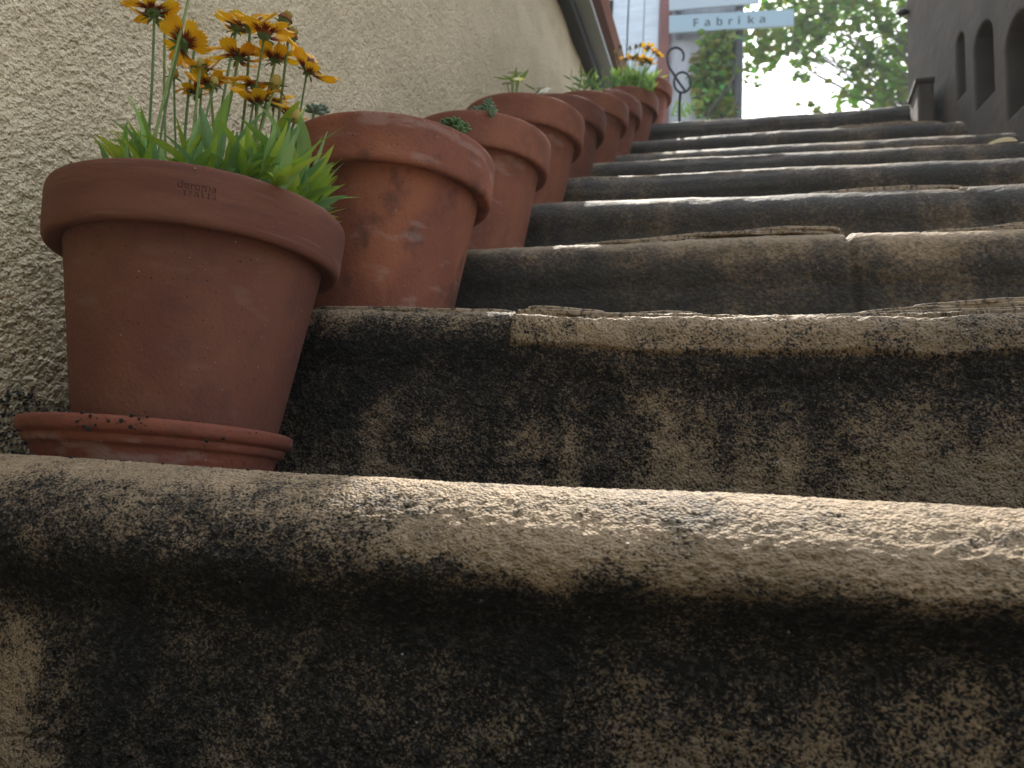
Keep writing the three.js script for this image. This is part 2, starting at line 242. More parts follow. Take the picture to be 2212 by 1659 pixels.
{ // tall clipped hedge across the yard, behind the viewer: it keeps the low sky off the risers
  const t = thing('garden_hedge', 'tall dark clipped hedge across the yard facing the stairs', 'hedge');
  const n = 90, mh = 46, g = gridGeo(n, mh, (i, j) => { const x = -9 + 18 * i / n, v = j / mh, up = Math.min(v * 1.25, 1), back = Math.max(v * 1.25 - 1, 0) * 4, b = 0.45 * fbm(x * 1.7, v * 9, 601, 4); return [x, -1.04 + 4.6 * up + b * 0.3, 3.6 + back * 1.2 + b - 0.2]; }, (i, j) => [i / n * 12, j / mh * 5]);
  const mt = tex(512, 512, (u, v) => { const k = fbm(u * 50, v * 50, 603, 4); return [0.025 + 0.03 * k, 0.03 + 0.035 * k, 0.022 + 0.02 * k]; });
  part('foliage', g, new THREE.MeshStandardMaterial({ map: mt, bumpMap: mt, bumpScale: 0.05, roughness: 0.9, side: THREE.DoubleSide }), t);
  for (const x of [-7, -3.5, 0, 3.5, 7]) part('trunk', tube([V(x, -1.04, 4.6), V(x + 0.1, 1.2, 4.65), V(x - 0.05, 3.6, 4.7)], 0.12, 10, 8, 0.5), std([0.07, 0.055, 0.045]), t);
}

// ---------------------------------------------------------------- left house wall with its eave
const WX = -0.70, WTOP = 1.80;
{
  const hw = thing('house_wall', 'tan roughcast rendered house wall beside the flower pots', 'wall');
  const PIT = (z, y) => { const a = worley(z * 340, y * 400, 301), b = vn(z * 230 + 9, y * 270, 303), f = vn(z * 520, y * 600, 307); return 0.34 * (1 - a) + 0.36 * b + 0.3 * f; };
  const colour = tex(2048, 2048, (u, v) => {
    const z = u * 1.4, y = v * 1.4, n = fbm(z * 9, y * 9, 311, 4), f = vn(z * 700, y * 700, 313);
    let c = mix3([0.74, 0.62, 0.425], [0.66, 0.55, 0.37], sm(0.35, 0.65, n));
    c = mix3(c, [0.56, 0.46, 0.30], 0.5 * sm(0.55, 0.7, fbm(z * 2.2, y * 3.1, 337, 4)));
    const m = 0.85 + 0.3 * f; return [c[0] * m, c[1] * m, c[2] * m];
  }, { wrap: THREE.MirroredRepeatWrapping });
  const bump = tex(2048, 2048, (u, v) => { const z = u * 1.4, y = v * 1.4; return clamp(0.9 * PIT(z, y) + 0.1 * vn(z * 600, y * 600, 317)); }, { srgb: false, wrap: THREE.MirroredRepeatWrapping });
  const m = new THREE.MeshStandardMaterial({ map: colour, bumpMap: bump, bumpScale: 0.007, roughness: 0.95 });
  const Z0 = -3.32, Z1 = 0.9, Y0 = -1.04;
  const zs = [], ys = [];
  for (let z = Z0; z < Z1;) { zs.push(z); z += z > -1.25 && z < -0.38 ? 0.0026 : z > -1.9 && z <= -1.25 ? 0.006 : 0.03; } zs.push(Z1);
  for (let y = Y0; y < WTOP;) { ys.push(y); y += y > -0.03 && y < 0.62 ? 0.0026 : y >= 0.62 && y < 1.2 ? 0.006 : 0.03; } ys.push(WTOP);
  const g = gridGeo(ys.length - 1, zs.length - 1, (i, j) => { const y = ys[i], z = zs[j]; return [WX + 0.007 * (PIT(z, y) - 0.45) + 0.012 * (fbm(z * 4, y * 4, 319, 2) - 0.5) + 0.002 * (fbm(z * 60, y * 60, 321, 3) - 0.5), y, z]; }, (i, j) => [zs[j] / 1.4, ys[i] / 1.4]);
  part('render_coat', g, m, hw);
  part('wall_core', box(WX - 0.35, WX - 0.012, Y0, WTOP, Z0, Z1), std([0.4, 0.33, 0.22]), hw);
  // dark tide of damp moss growing where the wall meets the steps
  const moss = new THREE.InstancedMesh(new THREE.IcosahedronGeometry(1, 0), std([0.04, 0.042, 0.042], 0.95), 3000); let n = 0; const M = new THREE.Matrix4(), q = new THREE.Quaternion();
  for (let i = 0; i < 3000; i++) { const z = rr(-0.73, -0.45), t = Math.pow(rnd(), 1.25); if (fbm(z * 18, 4, 323, 3) * 0.10 + 0.012 * rnd() < t * 0.07) continue; const r = rr(0.0008, 0.0022); q.set(rnd(), rnd(), rnd(), rnd()).normalize(); M.compose(V(WX + 0.001 + r * 0.5 + rr(-0.002, 0.003), 0.016 + t * 0.07, z), q, V(r * 0.5, r, r)); moss.setMatrixAt(n++, M); }
  moss.count = n; moss.name = 'damp_moss'; moss.userData.kind = 'stuff'; shade(moss); hw.add(moss);
  const ev = thing('roof_eave', 'dark timber eave with grey boarded underside above house wall', 'eave');
  const dark = std([0.035, 0.04, 0.045], 0.7), grey = std([0.30, 0.34, 0.35], 0.8);
  part('wall_plate', chamferBox(WX - 0.1, WX + 0.045, WTOP - 0.012, WTOP + 0.085, -3.36, 0.9), dark, ev);
  part('soffit_board', chamferBox(WX + 0.046, WX + 0.10, WTOP + 0.03, WTOP + 0.05, -3.36, 0.9, 0.003), grey, ev);
  const roof = box(-1.2, 1.2, -0.02, 0.02, -3.4, 0.9); roof.translate(-1.2, 0, 0); roof.rotateZ(-0.42); roof.translate(WX + 0.13, WTOP + 0.10, 0);
  part('roof_slab', roof, std([0.22, 0.09, 0.06], 0.9), ev);
}

// ---------------------------------------------------------------- terracotta pots
function clayTextures(stain, chalk, sd, base, deep) {
  const map = tex(1024, 512, (u, v) => {
    const x = u * 0.8, y = v * 0.3, wrapd = (f) => lerp(f(x), f(x - 0.8), sm(0.86, 1, u));
    const n = wrapd((x) => fbm(x * 12 + sd, y * 12, 401, 4)), b = wrapd((x) => fbm(x * 26 + sd, y * 22, 403, 4)), f = vn(x * 1100, y * 1100, 405), dots = worley(x * 70 + sd, y * 70, 407), dots2 = worley(x * 38 + sd, y * 38, 408), pick = hash(Math.floor(x * 70 + sd), Math.floor(y * 70), 409);
    let c = mix3(base, deep, sm(0.3, 0.7, n)); const b2 = wrapd((x) => fbm(x * 120 + sd, y * 110, 404, 3)); c = mix3(c, [0.06, 0.034, 0.033], stain * sm(0.50, 0.78, b * 0.75 + b2 * 0.3)); c = mix3(c, [0.62, 0.55, 0.5], chalk * sm(0.62, 0.8, wrapd((x) => fbm(x * 17 + sd, y * 60, 411, 4))));
    const m = 0.93 + 0.14 * f; c = c.map((e) => e * m);
    if (dots < 0.045 && pick > 0.62) c = [0.03, 0.02, 0.018]; if (dots2 < 0.016 && pick > 0.5) c = [0.5, 0.45, 0.38];
    return c;
  });
  const bump = tex(512, 256, (u, v) => 0.5 * fbm(u * 90, v * 40, 413 + sd, 3) + 0.5 * vn(u * 420, v * 200, 415), { srgb: false });
  return new THREE.MeshPhysicalMaterial({ map, bumpMap: bump, bumpScale: 0.0009, roughness: 0.8, specularIntensity: 0.45 });
}
const CLAY = [0.18, 0.073, 0.046], CLAYD = [0.14, 0.052, 0.035];
const clay = [clayTextures(0.25, 0.05, 1.7, CLAY, CLAYD), clayTextures(0.6, 0.14, 5.2, [0.30, 0.108, 0.058], [0.21, 0.074, 0.046]), clayTextures(0.25, 0.1, 9.4, [0.26, 0.102, 0.058], [0.21, 0.078, 0.048])];
const saucerClay = clayTextures(0.35, 0.2, 13.1, [0.24, 0.078, 0.046], [0.19, 0.062, 0.040]);
const soilM = new THREE.MeshStandardMaterial({ map: tex(256, 256, (u, v) => { const n = fbm(u * 40, v * 40, 421, 4); return [0.05 * n + 0.012, 0.036 * n + 0.01, 0.026 * n + 0.008]; }), roughness: 1 });
function lathe(pts, seg = 128) {   // v runs along the profile in units of 0.3 m
  const g = new THREE.LatheGeometry(pts.map(([r, y]) => new THREE.Vector2(r, y)), seg), l = [0];
  for (let i = 1; i < pts.length; i++) l.push(l[i - 1] + Math.hypot(pts[i][0] - pts[i - 1][0], pts[i][1] - pts[i - 1][1]));
  const uv = g.attributes.uv; for (let i = 0; i < uv.count; i++) uv.setY(i, l[i % pts.length] / 0.3);
  return g;
}
function roundPts(list, r = 0.004) {   // rounded corners of a polyline
  const o = [list[0]]; for (let i = 1; i < list.length - 1; i++) { const [a, b, c] = [list[i - 1], list[i], list[i + 1]], la = Math.hypot(a[0] - b[0], a[1] - b[1]), lc = Math.hypot(c[0] - b[0], c[1] - b[1]), k = b[2] ?? r, ta = Math.min(k / la, 0.48), tc = Math.min(k / lc, 0.48), p = [lerp(b[0], a[0], ta), lerp(b[1], a[1], ta)], q = [lerp(b[0], c[0], tc), lerp(b[1], c[1], tc)]; for (let j = 0; j <= 4; j++) { const t = j / 4; o.push([(1 - t) * (1 - t) * p[0] + 2 * t * (1 - t) * b[0] + t * t * q[0], (1 - t) * (1 - t) * p[1] + 2 * t * (1 - t) * b[1] + t * t * q[1]]); } } o.push(list[list.length - 1]); return o;
}
function stampedRim(m) {   // the maker's stamp pressed into the rim of the nearest pot
  const c = document.createElement('canvas'); c.width = 2048; c.height = 256; const g = c.getContext('2d');
  g.fillStyle = '#b0b0b0'; g.fillRect(0, 0, 2048, 256);
  for (let i = 0; i < 5200; i++) { const e = Math.floor(rr(166, 186)); g.fillStyle = `rgb(${e},${e},${e})`; g.fillRect(rr(0, 2048), rr(0, 256), rr(1, 4), rr(1, 3)); }
  g.save(); g.translate(2048 * 36.5 / 360, 112); g.scale(1, 1.9); g.textAlign = 'center'; g.fillStyle = '#101010';
  g.font = '21px sans-serif'; g.fillText('deroma', 0, 0); g.font = 'bold 14px sans-serif'; g.fillText('I T A L I A', 7, 15); g.restore();
  const t = new THREE.CanvasTexture(c); t.wrapS = THREE.RepeatWrapping; const r = m.clone(); r.bumpMap = t; r.bumpScale = 0.0022; return r;
}
const POT = [null,
  { x: -0.505, z: -0.602, y: 0.0285, R: 0.1325, H: 0.2295, m: 0, label: 'nearest terracotta pot standing on a saucer, with stamped rim' },
  { x: -0.445, z: -0.858, y: 0.1925, R: 0.1316, H: 0.2345, m: 1, label: 'second terracotta pot from the front, dark stains on its rim' },
  { x: -0.428, z: -1.11, y: 0.346, R: 0.114, H: 0.223, m: 2, label: 'third terracotta pot from the front, holding grey-green succulent tufts' },
  { x: -0.447, z: -1.385, y: 0.519, R: 0.1195, H: 0.228, m: 2, label: 'fourth terracotta pot from the front, with white and yellow flowers' },
  { x: -0.452, z: -1.66, y: 0.688, R: 0.114, H: 0.212, m: 0, label: 'fifth terracotta pot from the front, mostly hidden behind the fourth' },
  { x: -0.452, z: -1.94, y: 0.848, R: 0.114, H: 0.215, m: 2, label: 'sixth terracotta pot from the front, dark green tuft at its left edge' },
  { x: -0.46, z: -2.23, y: 1.004, R: 0.113, H: 0.225, m: 1, label: 'seventh terracotta pot from the front, below the far orange flowers' },
  { x: -0.452, z: -2.52, y: 1.185, R: 0.114, H: 0.215, m: 2, label: 'eighth terracotta pot from the front, second from the top' },
  { x: -0.44, z: -2.80, y: 1.396, R: 0.115, H: 0.205, m: 1, label: 'last terracotta pot, at the head of the stairs by the iron scroll' }];
for (let k = 1; k <= 9; k++) {
  const p = POT[k], R = p.R, H = p.H, rb = R * 0.625, rimH = H * (k === 1 ? 0.225 : 0.25), rs = R * 0.905, yb = H - rimH;
  const t = thing('terracotta_pot', p.label, 'flower pot', 'terracotta pots on the steps'); t.position.set(p.x, p.y, p.z); t.rotation.set(rr(-0.012, 0.012), 0, k === 1 ? 0.0 : rr(-0.015, 0.015));
  const body = roundPts([[0.001, 0], [rb, 0, 0.006], [rs - 0.006, yb + 0.012, 0.01], [rs - 0.014, yb + 0.014], [rb - 0.012, 0.014], [0.001, 0.014]]);
  const rim = roundPts([[rs - 0.012, yb + 0.008], [rs - 0.004, yb + 0.004, 0.003], [R * 0.975, yb, 0.010], [R, H - 0.004, 0.012], [R - 0.004, H, 0.004], [R - 0.015, H - 0.001, 0.006], [rs - 0.012, yb + 0.008]]);
  part('body', lathe(body), clay[p.m], t);
  const rm = lathe(rim, 160); part('rim', rm, k === 1 ? stampedRim(clay[0]) : clay[p.m], t);
  if (k === 1) { // v along the outer band only, so that the stamp keeps its height
    const uv = rm.attributes.uv, q = rm.attributes.position; for (let i = 0; i < uv.count; i++) uv.setY(i, clamp((q.getY(i) - yb) / rimH));
  }
  const sr = R - 0.013, soil = gridGeo(48, 8, (i, j) => { const a = -i / 48 * 2 * Math.PI, r = sr * j / 8; return [Math.cos(a) * r, H - 0.022 + 0.012 * fbm(Math.cos(a) * r * 60 + k, Math.sin(a) * r * 60, 431, 3), Math.sin(a) * r]; }, (i, j) => [Math.cos(i / 48 * 6.283) * j / 8, Math.sin(i / 48 * 6.283) * j / 8]);
  part('soil', soil, soilM, t);
}
{ // saucer under the nearest pot
  const t = thing('plant_saucer', 'ribbed terracotta saucer under the nearest pot, on the lowest step', 'saucer'); t.position.set(-0.521, 0.0162, -0.6);
  const R = 0.1165;
  part('dish', lathe(roundPts([[0.001, 0], [R - 0.018, 0, 0.004], [R - 0.013, 0.016, 0.003], [R - 0.0085, 0.0175, 0.003], [R - 0.0065, 0.0225, 0.002], [R - 0.0075, 0.0245, 0.0015], [R - 0.001, 0.027, 0.004], [R, 0.037, 0.006], [R - 0.006, 0.039, 0.004], [R - 0.012, 0.036, 0.004], [R - 0.021, 0.0105, 0.004], [0.001, 0.0105]]), 160), saucerClay, t);
  const crumbs = new THREE.InstancedMesh(new THREE.IcosahedronGeometry(1, 0), std([0.014, 0.011, 0.01], 1), 64), M = new THREE.Matrix4(), q = new THREE.Quaternion();
  let n = 0; for (let i = 0; i < 64; i++) { const a = (i < 24 ? 30 : i < 40 ? 14 : 40) * rad + (rnd() + rnd() - 1) * (i < 40 ? 0.10 : 0.9); const top = rnd() < 0.4, r = top ? R - rr(0.001, 0.012) : R + 0.0002, y = top ? 0.0385 : rr(0.024, 0.037), s = 0.0005 + 0.0017 * Math.pow(rnd(), 2); q.set(rnd(), rnd(), rnd(), rnd()).normalize(); M.compose(V(Math.sin(a) * r, y, Math.cos(a) * r), q, V(s, s, s)); crumbs.setMatrixAt(n++, M); }
  crumbs.name = 'soil_crumbs'; crumbs.userData.kind = 'stuff'; shade(crumbs); t.add(crumbs);
}

{ // soil crumbs, grit and pale chips strewn on the lowest tread round the saucer
  const grit = (name, label, n, c, r0, r1, flat) => {
    const o = new THREE.InstancedMesh(new THREE.IcosahedronGeometry(1, 0), std(c, 0.95), n), M = new THREE.Matrix4(), q = new THREE.Quaternion();
    for (let i = 0; i < n; i++) { const a = rnd() * 6.283, d = i % 3 ? 0.1 + 0.035 * Math.abs(rnd() + rnd() - 1) : rr(0.1, 0.24), x = clamp(-0.521 + Math.cos(a) * d * 1.5, -0.69, 0.2), z = clamp(-0.6 + Math.abs(Math.sin(a)) * d, -0.69, -0.47), k = lerp(r0, r1, Math.pow(rnd(), 2.5)); q.set(rnd(), rnd(), rnd(), rnd()).normalize(); M.compose(V(x, stepY(1, x) + k * 0.5 - 0.0004, z), q, V(k, k * flat, k)); o.setMatrixAt(i, M); }
    o.name = name; o.userData = { kind: 'stuff', label, category: 'debris' }; shade(o); scene.add(o);
  };
  grit('soil_crumbs', 'dark soil crumbs strewn round the saucer foot', 320, [0.02, 0.016, 0.013], 0.0005, 0.0022, 0.8);
  grit('pale_chips', 'tiny pale chips strewn on the lowest tread', 46, [0.6, 0.56, 0.48], 0.0005, 0.0016, 0.5);
}

// ---------------------------------------------------------------- plants
const leafMat = (c, tr = 0.35) => new THREE.MeshPhysicalMaterial({ color: lin(...c), roughness: 0.62, transmission: tr, thickness: 0, side: THREE.DoubleSide, specularIntensity: 0.4 });
const GREENS = [[0.34, 0.50, 0.07], [0.25, 0.42, 0.09], [0.46, 0.58, 0.08], [0.22, 0.39, 0.17], [0.34, 0.52, 0.20]].map((c) => leafMat(c, 0.45));
const STEMS = [std([0.22, 0.30, 0.09], 0.7), std([0.13, 0.21, 0.07], 0.7)];
// a lance-shaped leaf along a bent midrib, folded a little; base at the origin, tip towards +z, up +y
function leafGeo(L, W, bend, fold, n = 9) {
  return gridGeo(4, n, (i, j) => { const t = j / n, s = (i - 2) / 2, w = W * 0.5 * Math.pow(Math.sin(Math.PI * Math.pow(clamp(t, 0.001, 0.999), 0.72)), 0.9) + 0.0008 * (1 - t), a = bend * t; const z = L * (bend ? Math.sin(a) / bend : t), y = L * (bend ? -(1 - Math.cos(a)) / bend : 0); return [s * w, y + Math.abs(s) * w * fold, z]; }, (i, j) => [i / 4, j / n]);
}
const leafShapes = []; for (let i = 0; i < 9; i++) leafShapes.push(leafGeo(1, rr(0.14, 0.215), rr(-0.6, 1.2), rr(0.15, 0.5)));
function putLeaf(parent, p, az, el, L, mat, roll = 0, name = 'leaf') { const o = part(name, leafShapes[Math.floor(rnd() * leafShapes.length)], mat, parent); o.position.copy(p); o.rotation.set(-el, az, roll, 'YXZ'); o.scale.setScalar(L); return o; }
// petal: maroon dye at the base, toothed yellow end
function petalGeo(sd, L = 0.0235, W = 0.0142) {
  const nu = 8, nv = 10, teeth = [0.76, 0.95, 0.84, 1.02, 0.86, 1.04, 0.83, 0.96, 0.74];
  const g = gridGeo(nu, nv, (i, j) => { const t = j / nv, s = (i - nu / 2) / (nu / 2), len = teeth[i], w = W * 0.5 * (0.26 + 0.74 * Math.pow(Math.sin(clamp(t * 1.15) * Math.PI * 0.5), 1.2)) * (1 - 0.12 * sm(0.8, 1, t)); return [s * w, 0.0035 * Math.sin(t * 2.2 + sd) - 0.0015 * s * s + 0.0005 * Math.cos(s * 7 + sd), L * t * lerp(1, len, sm(0.5, 1, t))]; }, (i, j) => [i / nu, j / nv]);
  const c = new Float32Array((nu + 1) * (nv + 1) * 3), lim = [0.30, 0.52, 0.42, 0.66, 0.5, 0.62, 0.40, 0.55, 0.3];
  for (let j = 0; j <= nv; j++) for (let i = 0; i <= nu; i++) { const t = j / nv, k = sm(-0.06, 0.06, t - lim[i] * (0.68 + 0.12 * Math.sin(sd * 5))); c.set(mix3([0.16, 0.022, 0.012], [0.90, 0.52 + 0.06 * Math.sin(sd * 3), 0.015], k), (j * (nu + 1) + i) * 3); }
  g.setAttribute('color', new THREE.BufferAttribute(c, 3)); return g;
}
const petals = [0, 1, 2, 3, 4].map((i) => petalGeo(i * 1.3, 0.022 + 0.001 * i % 0.003));
const petalM = new THREE.MeshPhysicalMaterial({ vertexColors: true, roughness: 0.65, transmission: 0.45, thickness: 0, side: THREE.DoubleSide, specularIntensity: 0.3 });
const headM = std([0.11, 0.17, 0.06], 0.8), discM = std([0.22, 0.07, 0.015], 0.95), bractM = std([0.10, 0.20, 0.05], 0.7), budM = std([0.36, 0.27, 0.06], 0.8);
const headG = lathe([[0.0006, -0.0052], [0.003, -0.0046], [0.0052, -0.0025], [0.0058, 0], [0.0054, 0.0016]], 16);
const discG = (() => { const g = new THREE.SphereGeometry(0.0062, 18, 8, 0, 6.2832, 0, Math.PI / 2); const p = g.attributes.position; for (let i = 0; i < p.count; i++) { const k = 1 + 0.16 * hash(i, 3, 5); p.setXYZ(i, p.getX(i) * k, p.getY(i) * 0.7 * k + 0.001, p.getZ(i) * k); } g.computeVertexNormals(); return g; })();
const bractG = leafGeo(0.0105, 0.0021, 0.5, 0.3, 5), sepalG = leafGeo(0.008, 0.0042, -1.2, 0.3, 6);
const budG = lathe([[0.0004, -0.006], [0.003, -0.005], [0.0048, -0.002], [0.0046, 0.002], [0.0028, 0.006], [0.0004, 0.0075]], 14);
function flower(parent, p, dir, size, kind, cup = 0.25) {   // kind: 0 open, 1 bud, 2 spent head
  const f = new THREE.Group(); f.name = kind ? (kind === 1 ? 'flower_bud' : 'seed_head') : 'flower'; parent.add(f); f.position.copy(p);
  f.quaternion.setFromUnitVectors(V(0, 1, 0), dir.clone().normalize()); f.rotateY(rnd() * 6.28); f.scale.setScalar(size);
  if (kind === 1) part('bud', budG, budM, f); else { part('receptacle', headG, headM, f); part('disc', discG, discM, f); }
  const nb = 8; for (let i = 0; i < nb; i++) { const b = part('bract', bractG, bractM, f); b.position.set(0, -0.0042, 0); b.rotation.set(-rr(-0.35, 0.35), i / nb * 6.283 + rr(-0.1, 0.1), 0, 'YXZ'); b.translateZ(0.003); }
  if (kind === 2) for (let i = 0; i < 7; i++) { const b = part('sepal', sepalG, budM, f); b.rotation.set(-rr(0.6, 1.1), i / 7 * 6.283, 0, 'YXZ'); b.translateZ(0.003); }
  if (kind === 0) for (let i = 0; i < 8; i++) { const b = part('petal', petals[Math.floor(rnd() * 5)], petalM, f); b.rotation.set(-(cup + rr(-0.2, 0.22)), i / 8 * 6.283 + rr(-0.12, 0.12), rr(-0.25, 0.25), 'YXZ'); b.translateZ(0.0046); b.scale.set(rr(0.9, 1.15), 1, rr(0.92, 1.1)); }
  return f;
}
{
  const plant = thing('coreopsis_plant', 'yellow and maroon coreopsis flowers with long stems in nearest pot', 'flowering plant');
  const c = POT[1], soilY = c.y + c.H - 0.012;
  const heads = [ // place in the photograph, distance, tilt (right, towards viewer), size, kind
    [331, 27, -0.6, -0.25, 0.2, 1.15, 0], [394, 94, -0.585, -0.1, -0.75, 1, 0], [511, 60, -0.64, 0.2, 0.15, 0.95, 0], [538, 50, -0.6, 0.05, 0.55, 1.1, 0], [571, 74, -0.58, 0.3, 0.4, 1.1, 0],
    [514, 119, -0.6, 0, 0.18, 1.08, 0], [593, 124, -0.61, 0.06, 0.25, 1, 0], [669, 148, -0.6, 0.75, 0.2, 1.1, 0], [437, 150, -0.63, 0.2, 0.5, 0.9, 0], [454, 179, -0.6, 0.1, 0.4, 1, 0], [421, 196, -0.62, -0.2, 0.45, 0.8, 0],
    [552, 186, -0.6, 0.05, 0.4, 0.95, 0], [557, 216, -0.59, 0.15, 0.45, 1, 0], [593, 222, -0.63, 0.3, 0.4, 0.9, 0], [624, 244, -0.65, 0.6, 0.4, 0.75, 0],
    [424, 84, -0.615, 0.3, 0.2, 0.95, 2], [627, 80, -0.61, 0.5, 0.1, 1.05, 2], [615, 45, -0.62, 0.35, 0, 1.1, 2], [361, 24, -0.62, 0.6, 0.1, 0.9, 2], [377, 160, -0.6, 0.1, 0.1, 0.85, 1], [596, 178, -0.59, 0.15, 0, 1.1, 1], [639, 254, -0.585, 0.3, 0.1, 1, 1], [434, 138, -0.575, 0, 0, 0.85, 1], [420, -60, -0.585, 0.2, 0.3, 1, 0], [463, 178, -0.57, 0, 0, 0.8, 1]];
  for (const [px, py, z, tx, tz, size, kind] of heads) {
    const p = at(px, py, z), dir = V(tx, 1, tz);
    flower(plant, p, dir, size * 1.0, kind, 0.24);
    const bx = c.x + clamp((p.x - c.x) * 0.75, -0.085, 0.085) + rr(-0.015, 0.015), bz = c.z + clamp((z - c.z) * 0.8, -0.06, 0.06) + rr(-0.03, 0.03), b = V(bx, soilY - 0.01, bz), below = p.clone().addScaledVector(dir.normalize(), -0.005 * size);
    const bow = V(rr(-0.006, 0.006), 0, rr(-0.006, 0.006));
    part('stem', tube([b, b.clone().lerp(below, 0.35).add(bow), b.clone().lerp(below, 0.72).addScaledVector(bow, 0.7).addScaledVector(dir, -0.004), below], rr(0.0010, 0.0014), 20, 6), STEMS[Math.floor(rnd() * 2)], plant);
  }
  // leafy shoots from the soil
  for (let i = 0; i < 120; i++) {
    const a = rnd() * 6.283, r = 0.082 * Math.sqrt(rnd()), bx = c.x + Math.cos(a) * r + 0.012, bz = c.z + Math.sin(a) * r * 0.85, out = Math.atan2(Math.cos(a), Math.sin(a)), h = rr(0.015, 0.085) * (1 - r * 2.5);
    const base = V(bx, soilY - 0.008, bz), tip = V(bx + Math.cos(a) * h * 0.35, soilY + h, bz + Math.sin(a) * h * 0.35);
    if (i % 2) part('stem', tube([base, base.clone().lerp(tip, 0.5), tip], 0.0012, 6, 5), STEMS[i % 2], plant);
    for (let j = 0; j < 4; j++) { const q = base.clone().lerp(tip, i % 2 ? rr(0.3, 1) : rr(0.1, 0.6)); const low = r > 0.05 ? 0.45 : 0.3; q.y = Math.max(q.y, soilY + 0.006); putLeaf(plant, q, out + rr(-1.6, 1.6), rr(low - 0.15, 1.3), rr(0.03, 0.062), GREENS[Math.floor(rnd() * 5)], rr(-0.7, 0.7)); }
  }
  // the shoots that hang over the rim on either side
  for (const [px, py, z, n, az] of [[300, 325, -0.575, 5, -1.4], [580, 358, -0.55, 6, 1.45], [612, 386, -0.545, 6, 1.4], [600, 285, -0.60, 4, 1.2], [330, 300, -0.57, 4, -1.0]]) {
    const tip = at(px, py, z), base = V(c.x + (tip.x - c.x) * 0.5, soilY, c.z + 0.02);
    part('stem', tube([base, base.clone().lerp(tip, 0.5).add(V(0, 0.006, 0)), tip], 0.0013, 8, 5), STEMS[0], plant);
    for (let j = 0; j < n; j++) putLeaf(plant, tip.clone().lerp(base, j * 0.06), az + rr(-0.75, 0.75), rr(-0.1, 0.75), rr(0.036, 0.056), GREENS[[0, 2, 4][j % 3]], rr(-0.5, 0.5));
  }
}
